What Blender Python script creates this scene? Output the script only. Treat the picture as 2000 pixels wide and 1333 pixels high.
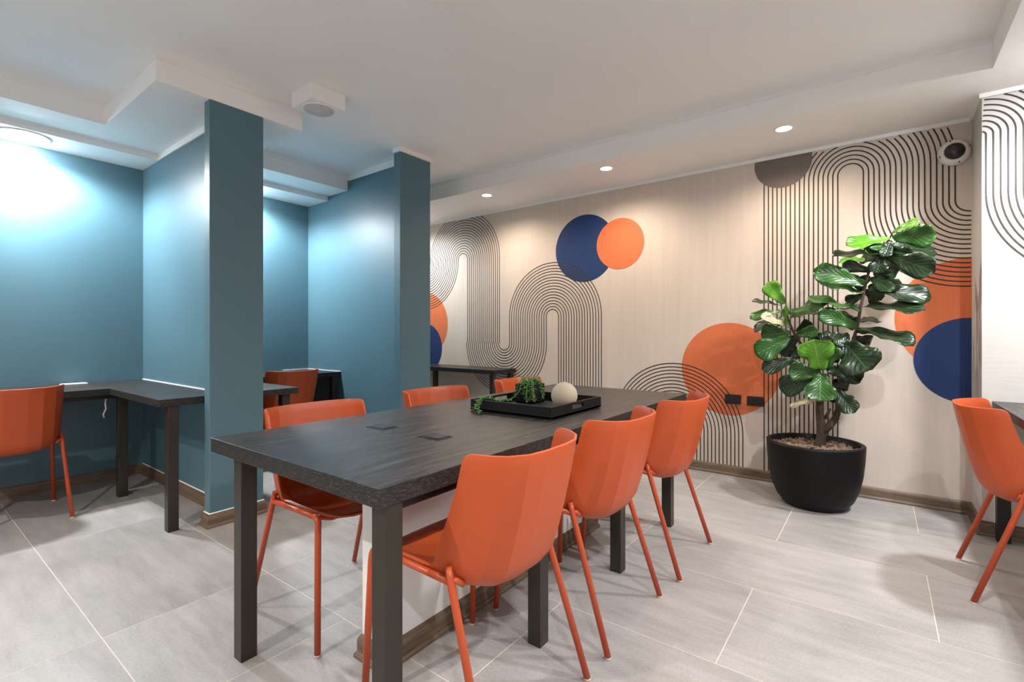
import bpy, bmesh, math, random
from mathutils import Vector, Matrix

for o in list(bpy.data.objects):
    bpy.data.objects.remove(o, do_unlink=True)
random.seed(7)
S = bpy.context.scene
C = S.collection

# ------------------------------------------------------------------ camera, world, exposure
CAM_H = 1.14
YAW = math.radians(37.15)
cd = bpy.data.cameras.new('camera')
cam = bpy.data.objects.new('camera', cd)
C.objects.link(cam)
cam.location = (0, 0, CAM_H)
cam.rotation_euler = (math.pi / 2, 0, YAW - math.pi / 2)
cd.sensor_fit = 'HORIZONTAL'
cd.sensor_width = 36.0
cd.lens = 948.5 / 2000 * 36.0
cd.shift_y = -15.1 / 2000
cd.clip_start = 0.02
S.camera = cam

w = bpy.data.worlds.new('world')
S.world = w
w.use_nodes = True
w.node_tree.nodes['Background'].inputs[0].default_value = (0.9, 0.95, 1.0, 1)
w.node_tree.nodes['Background'].inputs[1].default_value = 0.05

S.view_settings.view_transform = 'Standard'
S.view_settings.look = 'None'
S.view_settings.gamma = 1.0
S.view_settings.use_curve_mapping = False
S.view_settings.exposure = 1.12
S.cycles.max_bounces = 10
S.cycles.diffuse_bounces = 6
S.cycles.glossy_bounces = 4
S.cycles.sample_clamp_indirect = 6.0
S.cycles.blur_glossy = 0.5

WARM = (1.0, 0.84, 0.68)
COOL = (0.90, 0.965, 1.0)
NEUT = (0.97, 0.985, 1.0)
SOFT = (1.0, 0.92, 0.84)
# downlights: (x, y, z of the soffit, ring radius, colour, watts, cone, blend, label)
DOWNLIGHTS = [
    (3.64, 0.506, 2.495, .045, WARM, 24, 160, .85, 'small round downlight in the soffit above the fig plant'),
    (3.64, 1.788, 2.495, .045, WARM, 24, 160, .85, 'small round downlight in the soffit above the blue and orange discs'),
    (3.64, 3.066, 2.495, .045, WARM, 24, 160, .85, 'small round downlight in the soffit next to the far blue column'),
    (3.64, 4.346, 2.495, .045, COOL, 50, 160, .9, 'small round downlight in the soffit over the narrow desk on the mural wall'),
    (0.62, 4.585, 2.47, .105, COOL, 122, 170, .5, 'large round ceiling lamp shining on the left blue wall'),
    (2.02, 4.585, 2.47, .105, COOL, 122, 170, .5, 'large round ceiling lamp in the bay between the blue columns'),
    (3.32, -0.82, 2.495, .105, NEUT, 100, 156, .6, 'large round ceiling lamp over the desk at the right wall'),
    (2.10, -0.72, 2.495, .045, NEUT, 48, 150, .6, 'small round downlight over the near end of the right desk'),
    (0.80, -0.72, 2.495, .045, NEUT, 58, 150, .6, 'small round downlight in the right soffit beside the camera'),
    (-0.60, -0.72, 2.495, .045, NEUT, 45, 150, .6, 'small round downlight in the right soffit behind the camera'),
    (-1.20, 1.60, 2.66, .045, SOFT, 88, 150, .6, 'small round downlight in the main ceiling behind the camera'),
    (-0.90, 3.60, 2.66, .045, SOFT, 58, 150, .6, 'small round downlight in the main ceiling left of the camera'),
]

# ------------------------------------------------------------------ helpers
def link(o, parent=None):
    C.objects.link(o)
    if parent is not None:
        o.parent = parent
    return o

def mesh_obj(name, verts, faces, mat, parent=None, smooth=False, loc=(0, 0, 0)):
    me = bpy.data.meshes.new(name)
    me.from_pydata([tuple(v) for v in verts], [], faces)
    me.validate()
    me.update()
    if mat is not None:
        me.materials.append(mat)
    if smooth:
        for p in me.polygons:
            p.use_smooth = True
    o = bpy.data.objects.new(name, me)
    o.location = loc
    return link(o, parent)

class MB:
    def __init__(self):
        self.v = []; self.f = []; self.s = []
    def add(self, v, f, smooth=False):
        n = len(self.v)
        self.v += [tuple(p) for p in v]
        self.f += [tuple(i + n for i in q) for q in f]
        self.s += [smooth] * len(f)
        return self
    def box(self, x0, x1, y0, y1, z0, z1):
        v = [(x, y, z) for z in (z0, z1) for y in (y0, y1) for x in (x0, x1)]
        f = [(0, 2, 3, 1), (4, 5, 7, 6), (0, 1, 5, 4), (2, 6, 7, 3), (0, 4, 6, 2), (1, 3, 7, 5)]
        return self.add(v, f)
    def prism(self, poly, z0, z1):
        n = len(poly)
        v = [(x, y, z0) for x, y in poly] + [(x, y, z1) for x, y in poly]
        f = [tuple(range(n - 1, -1, -1)), tuple(range(n, 2 * n))]
        f += [(i, (i + 1) % n, n + (i + 1) % n, n + i) for i in range(n)]
        return self.add(v, f)
    def tube(self, pts, r, seg=10, caps=True):
        pts = [Vector(p) for p in pts]
        rs = r if isinstance(r, (list, tuple)) else [r] * len(pts)
        t0 = (pts[1] - pts[0]).normalized()
        a = Vector((0, 0, 1)) if abs(t0.z) < .9 else Vector((1, 0, 0))
        nrm = (a - t0 * a.dot(t0)).normalized()
        v = []
        for i, p in enumerate(pts):
            if i == 0: t = pts[1] - p
            elif i == len(pts) - 1: t = p - pts[i - 1]
            else: t = (pts[i + 1] - p).normalized() + (p - pts[i - 1]).normalized()
            t.normalize()
            nrm = (nrm - t * nrm.dot(t)).normalized()
            b = t.cross(nrm)
            for k in range(seg):
                an = 2 * math.pi * k / seg
                v.append(p + (nrm * math.cos(an) + b * math.sin(an)) * rs[i])
        f = []
        for i in range(len(pts) - 1):
            for k in range(seg):
                k2 = (k + 1) % seg
                f.append((i * seg + k, i * seg + k2, (i + 1) * seg + k2, (i + 1) * seg + k))
        self.add(v, f, True)
        if caps:
            n = len(self.v) - len(v)
            self.f.append(tuple(n + k for k in range(seg - 1, -1, -1))); self.s.append(False)
            m = n + (len(pts) - 1) * seg
            self.f.append(tuple(m + k for k in range(seg))); self.s.append(False)
        return self
    def lathe(self, prof, seg=40, c=(0, 0, 0), smooth=True, cap0=True, cap1=True):
        v = []
        for r, z in prof:
            for k in range(seg):
                an = 2 * math.pi * k / seg
                v.append((c[0] + r * math.cos(an), c[1] + r * math.sin(an), c[2] + z))
        f = []
        for i in range(len(prof) - 1):
            for k in range(seg):
                k2 = (k + 1) % seg
                f.append((i * seg + k, i * seg + k2, (i + 1) * seg + k2, (i + 1) * seg + k))
        n = len(self.v)
        self.add(v, f, smooth)
        if cap0:
            self.f.append(tuple(n + k for k in range(seg - 1, -1, -1))); self.s.append(False)
        if cap1:
            m = n + (len(prof) - 1) * seg
            self.f.append(tuple(m + k for k in range(seg))); self.s.append(False)
        return self
    def build(self, name, mat, parent=None, bevel=0, loc=(0, 0, 0), rot=None):
        me = bpy.data.meshes.new(name)
        me.from_pydata(self.v, [], self.f)
        me.validate()
        if len(me.polygons) == len(self.s):
            for p, s in zip(me.polygons, self.s):
                p.use_smooth = s
        if bevel:
            bm = bmesh.new(); bm.from_mesh(me)
            bmesh.ops.bevel(bm, geom=[e for e in bm.edges if e.calc_face_angle(0) > .6], offset=bevel, segments=2,
                            affect='EDGES', profile=.5)
            bm.to_mesh(me); bm.free()
        me.update()
        if mat is not None:
            me.materials.append(mat)
        o = bpy.data.objects.new(name, me)
        o.location = loc
        if rot: o.rotation_euler = rot
        return link(o, parent)

def box(name, x0, x1, y0, y1, z0, z1, mat, parent=None, bevel=0):
    return MB().box(x0, x1, y0, y1, z0, z1).build(name, mat, parent, bevel)

def tag(o, label=None, cat=None, group=None, kind=None):
    if label: o['label'] = label
    if cat: o['category'] = cat
    if group: o['group'] = group
    if kind: o['kind'] = kind
    return o

def struct(o, label=None):
    o['kind'] = 'structure'
    if label: o['label'] = label
    return o

def empty(name, loc, rz=0):
    o = bpy.data.objects.new(name, None)
    o.empty_display_size = .1
    o.location = loc
    o.rotation_euler = (0, 0, rz)
    return link(o)

def copy_tree(o, parent=None):
    c = o.copy()
    C.objects.link(c)
    c.parent = parent
    for ch in list(o.children):
        copy_tree(ch, c)
    return c

# ------------------------------------------------------------------ materials
class NT:
    def __init__(self, name):
        self.m = bpy.data.materials.new(name)
        self.m.use_nodes = True
        self.t = self.m.node_tree
        self.b = self.t.nodes['Principled BSDF']
    def n(self, typ, **kw):
        nd = self.t.nodes.new(typ)
        for k, v in kw.items():
            if k.startswith('i_'):
                key = k[2:].replace('_', ' ')
                nd.inputs[key].default_value = v
            else:
                setattr(nd, k, v)
        return nd
    def l(self, a, b):
        self.t.links.new(a, b)
    def coords(self, scale=(1, 1, 1), kind='Object', rnd=False):
        tc = self.n('ShaderNodeTexCoord')
        mp = self.n('ShaderNodeMapping')
        mp.inputs['Scale'].default_value = scale
        self.l(tc.outputs[kind], mp.inputs['Vector'])
        if rnd:
            oi = self.n('ShaderNodeObjectInfo')
            mu = self.n('ShaderNodeMath', operation='MULTIPLY'); mu.inputs[1].default_value = 37.0
            self.l(oi.outputs['Random'], mu.inputs[0])
            cx = self.n('ShaderNodeCombineXYZ')
            for k in range(3): self.l(mu.outputs[0], cx.inputs[k])
            self.l(cx.outputs[0], mp.inputs['Location'])
        return mp.outputs['Vector']
    def noise(self, vec, scale, detail=4, rough=.55):
        nd = self.n('ShaderNodeTexNoise')
        nd.inputs['Scale'].default_value = scale
        nd.inputs['Detail'].default_value = detail
        nd.inputs['Roughness'].default_value = rough
        self.l(vec, nd.inputs['Vector'])
        return nd.outputs['Fac']
    def ramp(self, fac, stops):
        nd = self.n('ShaderNodeValToRGB')
        e = nd.color_ramp.elements
        while len(e) < len(stops): e.new(.5)
        for k, (p, c) in enumerate(stops):
            e[k].position = p
            e[k].color = (*c, 1)
        self.l(fac, nd.inputs[0])
        return nd.outputs[0]
    def mix(self, fac, a, b, mode='MIX'):
        nd = self.n('ShaderNodeMix', data_type='RGBA', blend_type=mode)
        if isinstance(fac, float): nd.inputs[0].default_value = fac
        else: self.l(fac, nd.inputs[0])
        for s, x in ((6, a), (7, b)):
            if isinstance(x, tuple): nd.inputs[s].default_value = (*x, 1)
            else: self.l(x, nd.inputs[s])
        return nd.outputs[2]
    def bump(self, h, strength=.2, dist=.01):
        nd = self.n('ShaderNodeBump')
        nd.inputs['Strength'].default_value = strength
        nd.inputs['Distance'].default_value = dist
        self.l(h, nd.inputs['Height'])
        self.l(nd.outputs[0], self.b.inputs['Normal'])
    def color(self, c):
        if isinstance(c, tuple): self.b.inputs['Base Color'].default_value = (*c, 1)
        else: self.l(c, self.b.inputs['Base Color'])
        return self
    def rough(self, r):
        if isinstance(r, float): self.b.inputs['Roughness'].default_value = r
        else: self.l(r, self.b.inputs['Roughness'])
        return self

def sr(r, g, b):
    f = lambda c: (c / 255 / 12.92) if c <= 10 else ((c / 255 + .055) / 1.055) ** 2.4
    return (f(r), f(g), f(b))

def paint(name, col, rough=.5, spread=.04, bs=.05, scale=180):
    m = NT(name)
    v = m.coords()
    n1 = m.noise(v, 1.6, 3)
    c0 = tuple(c * (1 - spread) for c in col); c1 = tuple(min(1, c * (1 + spread)) for c in col)
    m.color(m.ramp(n1, [(.3, c0), (.7, c1)])).rough(rough)
    m.bump(m.noise(v, scale, 2), bs, .002)
    return m.m

def plain(name, col, rough=.4, metal=0.0, bs=0.0, spread=.06):
    m = NT(name)
    v = m.coords()
    n1 = m.noise(v, 9, 3)
    c0 = tuple(c * (1 - spread) for c in col); c1 = tuple(min(1, c * (1 + spread)) for c in col)
    m.color(m.ramp(n1, [(.3, c0), (.7, c1)])).rough(rough)
    m.b.inputs['Metallic'].default_value = metal
    if bs: m.bump(m.noise(v, 260, 2), bs, .001)
    return m.m

M = {}
M['ceiling'] = paint('ceiling_paint', (.86, .845, .83), .75, .015)
M['white'] = paint('white_paint', (.82, .81, .80), .55, .015)
M['offwhite'] = paint('offwhite_paint', (.74, .72, .70), .6, .02)
M['blue'] = paint('blue_satin_paint', (.078, .158, .198), .43, .04, .04)

def linen(name, a, b, scale):
    m = NT(name)
    v = m.coords(scale)
    f1 = m.noise(v, 1.0, 5, .65)
    v2 = m.coords((1.2, 1.2, .5))
    f2 = m.noise(v2, 1.3, 3)
    c = m.ramp(f1, [(.28, a), (.72, b)])
    m.color(m.mix(.35, c, m.ramp(f2, [(.3, tuple(x * .86 for x in a)), (.7, tuple(min(1, x * 1.06) for x in b))])))
    m.rough(.72)
    m.bump(f1, .12, .003)
    return m.m
M['linen'] = linen('linen_wallpaper', (.555, .47, .405), (.64, .555, .485), (26, 26, 1.2))
M['linen_h'] = linen('linen_wallpaper_crosswise', (.50, .465, .435), (.60, .565, .535), (60, 3.0, 90))

def print_mat(name, col):
    m = NT(name)
    f1 = m.noise(m.coords((60, 60, 3)), 1.0, 4)
    m.color(m.ramp(f1, [(.3, tuple(c * .94 for c in col)), (.75, tuple(c * 1.04 for c in col))])).rough(.7)
    return m.m
M['p_orange'] = print_mat('mural_print_orange', sr(210, 110, 66))
M['p_blue'] = print_mat('mural_print_blue', sr(14, 48, 100))
M['p_grey'] = print_mat('mural_print_grey', sr(112, 102, 96))
M['p_line'] = print_mat('mural_print_line', sr(48, 40, 36))

def tile_mat():
    m = NT('floor_stone_tile')
    v = m.coords((6.0, 1.0, 1.0), rnd=True)
    f1 = m.noise(v, 2.2, 8, .68)
    f2 = m.noise(m.coords((1, 1, 1), rnd=True), 1.7, 4)
    f3 = m.noise(m.coords((1, 1, 1)), 110, 3)
    c = m.ramp(f1, [(.25, sr(126, 123, 121)), (.5, sr(154, 150, 148)), (.78, sr(183, 178, 175))])
    c = m.mix(.35, c, m.ramp(f2, [(.3, sr(130, 126, 123)), (.7, sr(178, 173, 170))]))
    c = m.mix(.12, c, m.ramp(f3, [(.3, (.12, .11, .10)), (.7, (.62, .6, .58))]))
    m.color(c)
    m.rough(m.ramp(f2, [(.3, (.34,) * 3), (.7, (.48,) * 3)]))
    m.bump(f1, .05, .002)
    return m.m
M['tile'] = tile_mat()
M['grout'] = plain('pale_grout', sr(214, 202, 188), .85)

def wood(name, a, b, c3, scale, rough=.42, bump=.06, fine=1.0):
    m = NT(name)
    v = m.coords(scale)
    f1 = m.noise(v, 1.0, 8, .7)
    f2 = m.noise(m.coords(tuple(s * 4.5 * fine for s in scale)), 1.0, 4, .7)
    c = m.ramp(f1, [(.33, a), (.5, b), (.68, c3)])
    c = m.mix(.4, c, m.ramp(f2, [(.35, a), (.68, c3)]))
    m.color(c)
    m.rough(m.ramp(f2, [(.3, (rough - .06,) * 3), (.7, (rough + .08,) * 3)]))
    m.bump(f2, bump, .002)
    return m.m
DA, DB, DC = sr(10, 9, 9), sr(27, 25, 24), sr(82, 75, 71)
M['wood_x'] = wood('charcoal_wood_laminate', DA, DB, DC, (2.6, 46, 46), .36)
M['wood_y'] = wood('charcoal_wood_laminate_crosswise', DA, DB, DC, (46, 2.6, 46), .36)
def edge_mat():
    m = NT('charcoal_wood_edge_band')
    f1 = m.noise(m.coords((60, 60, 420)), 1.0, 4, .7)
    m.color(m.ramp(f1, [(.36, sr(16, 15, 15)), (.54, sr(34, 31, 30)), (.72, sr(92, 85, 81))])).rough(.5)
    m.bump(f1, .08, .002)
    return m.m
M['edge'] = edge_mat()
def band(o):
    o.data.materials.append(M['edge'])
    for p in o.data.polygons:
        if abs(p.normal.z) < .3: p.material_index = 1
    return o
M['skirt'] = wood('brown_wood_skirting', sr(70, 55, 42), sr(106, 88, 70), sr(136, 116, 96), (2.5, 2.5, 70), .45, .05)
M['metal'] = plain('dark_bronze_steel', sr(62, 57, 50), .38, .55, .04)
M['metal_black'] = plain('black_steel', sr(34, 33, 32), .4, .4, .04)
M['orange'] = plain('burnt_orange_plastic', sr(178, 73, 29), .42, 0, .10, .02)
M['orange_metal'] = plain('burnt_orange_steel', sr(178, 72, 34), .36, 0, .02, .02)
M['glide'] = plain('clear_foot_glide', sr(190, 180, 170), .5)
M['black'] = plain('matt_black_wood', sr(11, 11, 11), .55, 0, .1)
M['pot'] = plain('satin_black_fibreglass', sr(10, 10, 10), .5, 0, .06)
M['socket'] = plain('charcoal_plastic', sr(42, 42, 42), .4)
M['socket_dark'] = plain('black_plastic', sr(12, 12, 12), .5)
M['offball'] = paint('cream_ribbed_ceramic', sr(164, 150, 130), .8, .05, .2, 300)
M['plastic_white'] = plain('white_plastic', sr(226, 222, 216), .4)
M['grille'] = plain('speaker_grille', sr(196, 192, 188), .6, .0, .6)
for k_ in ('black', 'pot', 'socket'): M[k_].node_tree.nodes['Principled BSDF'].inputs['Specular IOR Level'].default_value = .22
for k_ in ('wood_x', 'wood_y', 'edge'): M[k_].node_tree.nodes['Principled BSDF'].inputs['Specular IOR Level'].default_value = .38
M['sealant'] = plain('white_sealant', sr(235, 235, 235), .5)

def glass_dark():
    m = NT('smoked_dome')
    m.color(m.ramp(m.noise(m.coords(), 14, 2), [(.3, (.008, .008, .009)), (.7, (.03, .03, .033))])).rough(.08)
    return m.m
M['dome'] = glass_dark()

def emit(name, col, s):
    m = NT(name)
    m.color(col)
    m.b.inputs['Emission Color'].default_value = (*col, 1)
    m.b.inputs['Emission Strength'].default_value = s
    return m.m
M['lens_warm'] = emit('warm_lamp_lens', (1.0, .86, .70), 14)
M['lens_opal'] = emit('opal_lamp_dome', (.94, .975, 1.0), 60)
M['lens_cool'] = emit('cool_lamp_lens', (.92, .97, 1.0), 26)

def leaf_mat(name, a, b, vein):
    m = NT(name)
    tc = m.n('ShaderNodeTexCoord')
    sx = m.n('ShaderNodeSeparateXYZ'); m.l(tc.outputs['UV'], sx.inputs[0])
    ab = m.n('ShaderNodeMath', operation='ABSOLUTE')
    su = m.n('ShaderNodeMath', operation='SUBTRACT'); su.inputs[1].default_value = .5
    m.l(sx.outputs['X'], su.inputs[0]); m.l(su.outputs[0], ab.inputs[0])
    mu = m.n('ShaderNodeMath', operation='MULTIPLY'); mu.inputs[1].default_value = .9
    m.l(ab.outputs[0], mu.inputs[0])
    di = m.n('ShaderNodeMath', operation='SUBTRACT'); m.l(sx.outputs['Y'], di.inputs[0]); m.l(mu.outputs[0], di.inputs[1])
    sc = m.n('ShaderNodeMath', operation='MULTIPLY'); sc.inputs[1].default_value = 7.0; m.l(di.outputs[0], sc.inputs[0])
    pp = m.n('ShaderNodeMath', operation='PINGPONG'); pp.inputs[1].default_value = .5; m.l(sc.outputs[0], pp.inputs[0])
    lt = m.n('ShaderNodeMath', operation='LESS_THAN'); lt.inputs[1].default_value = .045; m.l(pp.outputs[0], lt.inputs[0])
    l2 = m.n('ShaderNodeMath', operation='LESS_THAN'); l2.inputs[1].default_value = .018; m.l(ab.outputs[0], l2.inputs[0])
    mx = m.n('ShaderNodeMath', operation='MAXIMUM'); m.l(lt.outputs[0], mx.inputs[0]); m.l(l2.outputs[0], mx.inputs[1])
    f = m.noise(m.coords((1, 1, 1), rnd=True), 16, 4)
    base = m.ramp(f, [(.3, a), (.7, b)])
    fm = m.n('ShaderNodeMath', operation='MULTIPLY'); fm.inputs[1].default_value = .55; m.l(mx.outputs[0], fm.inputs[0])
    m.color(m.mix(fm.outputs[0], base, vein)).rough(.3)
    m.bump(pp.outputs[0], .35, .006)
    m.b.inputs['Subsurface Weight'].default_value = 0.0
    m.b.inputs['Transmission Weight'].default_value = 0.0
    return m.m
M['leaf'] = leaf_mat('fig_leaf_dark', sr(14, 30, 15), sr(26, 50, 22), sr(70, 98, 54))
M['leaf_mid'] = leaf_mat('fig_leaf_green', sr(28, 66, 20), sr(46, 98, 28), sr(100, 140, 66))
M['leaf_young'] = leaf_mat('fig_leaf_young', sr(66, 122, 20), sr(92, 152, 32), sr(140, 188, 84))
M['leaf_pale'] = leaf_mat('fig_leaf_pale_underside', sr(150, 140, 108), sr(190, 180, 148), sr(205, 196, 170))
M['bark'] = wood('fig_bark', sr(40, 30, 24), sr(66, 52, 42), sr(98, 80, 66), (40, 40, 12), .8, .5)
M['chip'] = plain('bark_chip', sr(118, 94, 78), .85, 0, .3, .5)
M['soil'] = plain('dark_soil', sr(42, 32, 26), .95, 0, .5, .3)
M['succ'] = plain('trailing_succulent_leaf', sr(74, 124, 50), .5, 0, 0, .4)
M['succ_stem'] = plain('succulent_stem', sr(84, 110, 58), .6)

# ------------------------------------------------------------------ setting: dimensions
XM, XR = 4.17, 3.80          # mural wall, stepped wall on the right
YB, YS = 4.79, -0.46         # blue back wall, step of the right wall
X0, Y0 = -2.3, -2.7          # walls behind the camera
ZC, ZS, ZA, ZB = 2.66, 2.495, 2.515, 2.47

# floor slab + tiles
fl = box('floor', X0, XM + .1, Y0, YB + .1, -.08, -.0003, M['grout'])
struct(fl, 'pale grey stone tile floor with light grout lines')
PITCH, LEN, GAP = .6195, 1.25, .0032
k0 = int(math.floor((X0 - .521) / PITCH))
tile_i = 0
tile_cache = {}
def add_tile(x0, x1, y0, y1):
    x0, x1 = max(x0, X0), min(x1, XM); y0, y1 = max(y0, Y0), min(y1, YB)
    if x1 - x0 < .03 or y1 - y0 < .03: return
    g = GAP / 2
    hx, hy = (x1 - x0) / 2 - g, (y1 - y0) / 2 - g
    key = (round(hx, 3), round(hy, 3))
    if key not in tile_cache:
        o = MB().box(-hx, hx, -hy, hy, -.012, 0).build('tile', M['tile'], fl)
        tile_cache[key] = o.data
    else:
        o = link(bpy.data.objects.new('tile', tile_cache[key]), fl)
    o.location = ((x0 + x1) / 2, (y0 + y1) / 2, random.uniform(0, .0003))
for k in range(k0, k0 + 14):
    xa, xb = .521 + PITCH * k, .521 + PITCH * (k + 1)
    if xa > XM or xb < X0: continue
    off = .452 if k % 2 == 0 else -.175
    ys = [off + LEN * j for j in range(-4, 6)]
    if k <= 0:      # cut course left of the table
        ys = [y for y in ys if y < 2.2] + [2.32 + LEN * j for j in range(0, 3)]
    ys = [Y0] + [y for y in ys if Y0 < y < YB] + [YB]
    for a, b in zip(ys[:-1], ys[1:]):
        add_tile(xa, xb, a, b)

# ceiling and its drops
ce = box('ceiling', X0, XM + .1, Y0, YB + .1, ZC, ZC + .08, M['ceiling'])
struct(ce, 'white plaster ceiling with stepped soffits')
box('soffit', 3.46, XM + .1, YS, YB + .1, ZS, ZC + .01, M['ceiling'], ce)
box('soffit', X0, XM + .1, Y0, YS, ZS, ZC + .01, M['ceiling'], ce)
MB().prism([(X0, 4.07), (.933, 4.07), (.933, 3.13), (1.77, 3.13), (1.77, 4.09), (3.46, 4.09), (3.46, YB + .1), (X0, YB + .1)],
           ZA, ZC + .01).build('soffit', M['ceiling'], ce)
box('soffit', X0, 3.46, 4.43, YB + .1, ZB, ZA + .01, M['ceiling'], ce)
def sweep(name, pts, prof, mat, parent=None, closed=False, ends=(None, None)):
    """profile (distance, z) swept along a polyline, mitred; distance counts to the right of the travel direction"""
    n = len(pts)
    P = [Vector((*p, 0)) for p in pts]
    V = lambda q: Vector((*q, 0)) if isinstance(q, tuple) else q
    rings = []
    for i in range(n):
        a = P[i - 1] if (i > 0 or closed) else V(ends[0])
        b = P[(i + 1) % n] if (i < n - 1 or closed) else V(ends[1])
        d1 = (P[i] - a).normalized() if a is not None else None
        d2 = (b - P[i]).normalized() if b is not None else None
        if d1 is None: d1 = d2
        if d2 is None: d2 = d1
        n1 = Vector((d1.y, -d1.x, 0)); n2 = Vector((d2.y, -d2.x, 0))
        mt = (n1 + n2).normalized(); mt = mt / max(.3, mt.dot(n1))
        rings.append([P[i] + mt * d + Vector((0, 0, z)) for d, z in prof])
    m = len(prof)
    v = [p for r in rings for p in r]
    f = []
    for i in range(n if closed else n - 1):
        j = (i + 1) % n
        for k in range(m - 1):
            f.append((i * m + k, j * m + k, j * m + k + 1, i * m + k + 1))
    if not closed:
        f.append(tuple(range(m))); f.append(tuple((n - 1) * m + k for k in range(m - 1, -1, -1)))
    return mesh_obj(name, v, f, mat, parent)
def cornice(pts, z0, z1, d=.006):
    return sweep('cornice', pts, [(-.001, z0), (d, z0), (d, z1), (-.001, z1)], M['white'], ce)
cornice([(3.46, 4.09), (3.46, YS), (X0, YS)], ZC - .028, ZC + .002)
cornice([(X0, 4.07), (.933, 4.07), (.933, 3.13), (1.77, 3.13)], ZC - .028, ZC + .002)
cornice([(1.77, 4.09), (2.775, 4.09)], ZC - .028, ZC + .002)
cornice([(X0, 4.43), (1.34, 4.43)], ZA - .014, ZA + .002)
cornice([(1.45, 4.43), (2.775, 4.43)], ZA - .014, ZA + .002)
cornice([(XM, YB), (XM, YS), (XR, YS), (XR, Y0)], ZS - .024, ZS + .002, .012)
cornice([(1.34, 4.43), (1.34, 3.205)], ZA - .045, ZA + .002, .01)
cornice([(2.775, 4.09), (2.775, 3.2)], ZC - .055, ZC + .002, .01)
cornice([(2.608, 3.2), (2.608, 3.12), (2.94, 3.12), (2.94, 3.2)], ZC - .034, ZC + .002, .014)

# walls
wl = struct(box('wall_left', X0 - .1, 3.46, YB, YB + .1, -.05, ZC, M['blue']), 'deep blue painted wall at the back of the bays')
wf = struct(box('wall_far', XM, XM + .1, YS - .1, YB + .1, -.05, ZS + .02, M['linen']), 'beige linen wallpaper wall with line and disc mural')
struct(box('wall_far_side', 3.46, XM, YB, YB + .1, -.05, ZS + .02, M['linen']), 'beige linen wallpaper at the far corner')
wr = struct(MB().prism([(XR, Y0), (XM + .1, Y0), (XM + .1, YS), (XR, YS)], -.05, ZS + .02).build('wall_right', M['linen_h']),
            'pale linen wallpaper wall stepping forward on the right')
struct(box('wall_behind', X0 - .1, X0, Y0 - .1, YB, -.05, ZC, M['offwhite']), 'off-white painted wall')
struct(box('wall_near', X0, XM + .1, Y0 - .1, Y0, -.05, ZC, M['offwhite']), 'off-white painted wall')
struct(box('wall_partition_near', 1.34, 1.445, 3.19, YB + .01, -.05, ZA + .02, M['blue']), 'blue partition wall behind the near column')
struct(box('wall_partition_far', 2.775, 2.88, 3.19, YB + .01, -.05, ZC, M['blue']), 'blue partition wall behind the far column')
struct(MB().box(1.198, 1.509, 3.13, 3.205, -.05, ZA + .001).build('wall_column_near', M['blue'], bevel=.003), 'blue column nearest the camera')
struct(MB().box(2.608, 2.94, 3.12, 3.2, -.05, ZC).build('wall_column_far', M['blue'], bevel=.003), 'blue column in front of the mural')
hw = struct(box('wall_low', 1.047, 2.57, 1.335, 1.455, -.05, .714, M['white']), 'low white wall under the long table')

# skirting
PROF = [(0, 0), (.022, 0), (.022, .010), (.018, .018), (.013, .021), (.013, .060), (.010, .070), (.004, .079), (0, .08)]
def skirting(name, pts, closed=False, ends=(None, None), label=None):
    return struct(sweep(name, pts, PROF, M['skirt'], None, closed, ends), label or 'brown wood skirting board')
skirting('baseboard_left', [(X0, YB), (1.34, YB)], ends=(None, (1.34, 3)))
skirting('baseboard_near_partition', [(1.34, YB), (1.34, 3.205), (1.198, 3.205), (1.198, 3.13), (1.509, 3.13), (1.509, 3.205), (1.445, 3.205), (1.445, YB)],
         ends=((1, YB), (2, YB)))
sweep('sealant', [(1.34, YB), (1.34, 3.205), (1.198, 3.205), (1.198, 3.13), (1.509, 3.13), (1.509, 3.205)], [(-.001, .079), (.006, .079), (.001, .0835), (-.001, .0835)],
      M['sealant'], bpy.data.objects['baseboard_near_partition'], ends=((1, YB), None))
skirting('baseboard_bay', [(1.445, YB), (2.775, YB)], ends=((1.445, 3), (2.775, 3)))
skirting('baseboard_far_partition', [(2.775, YB), (2.775, 3.2), (2.608, 3.2), (2.608, 3.12), (2.94, 3.12), (2.94, 3.2), (2.88, 3.2), (2.88, YB)],
         ends=((2, YB), (3, YB)))
skirting('baseboard_far_corner', [(2.88, YB), (XM, YB)], ends=((2.88, 3), (XM, 3)))
skirting('baseboard_far', [(XM, YB), (XM, YS)], ends=((3, YB), (3, YS)))
skirting('baseboard_right', [(XM, YS), (XR, YS), (XR, Y0)], ends=((XM, 0), None))
skirting('baseboard_low', [(1.047, 1.335), (2.57, 1.335), (2.57, 1.455), (1.047, 1.455)], closed=True)

# ------------------------------------------------------------------ mural (printed on the wallpaper)
DL, R0, NL, LW = .0296, .074, 17, .0040
def stripe(path, x, parent, off, half=LW):
    """path in (y, z) on the plane X = x; flat printed band"""
    n = len(path); v = []; f = []
    for i, (y, z) in enumerate(path):
        a = path[max(0, i - 1)]; b = path[min(n - 1, i + 1)]
        dy, dz = b[0] - a[0], b[1] - a[1]
        L = math.hypot(dy, dz) or 1
        ny, nz = -dz / L, dy / L
        v += [(x - off, y + ny * half, z + nz * half), (x - off, y - ny * half, z - nz * half)]
    for i in range(n - 1):
        f.append((2 * i, 2 * i + 1, 2 * i + 3, 2 * i + 2))
    return mesh_obj('mural_stripe', v, f, M['p_line'], parent)
def arc(cy, cz, r, a0, a1, n=28):
    return [(cy + r * math.cos(math.radians(a0 + (a1 - a0) * i / n)), cz + r * math.sin(math.radians(a0 + (a1 - a0) * i / n))) for i in range(n + 1)]
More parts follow.
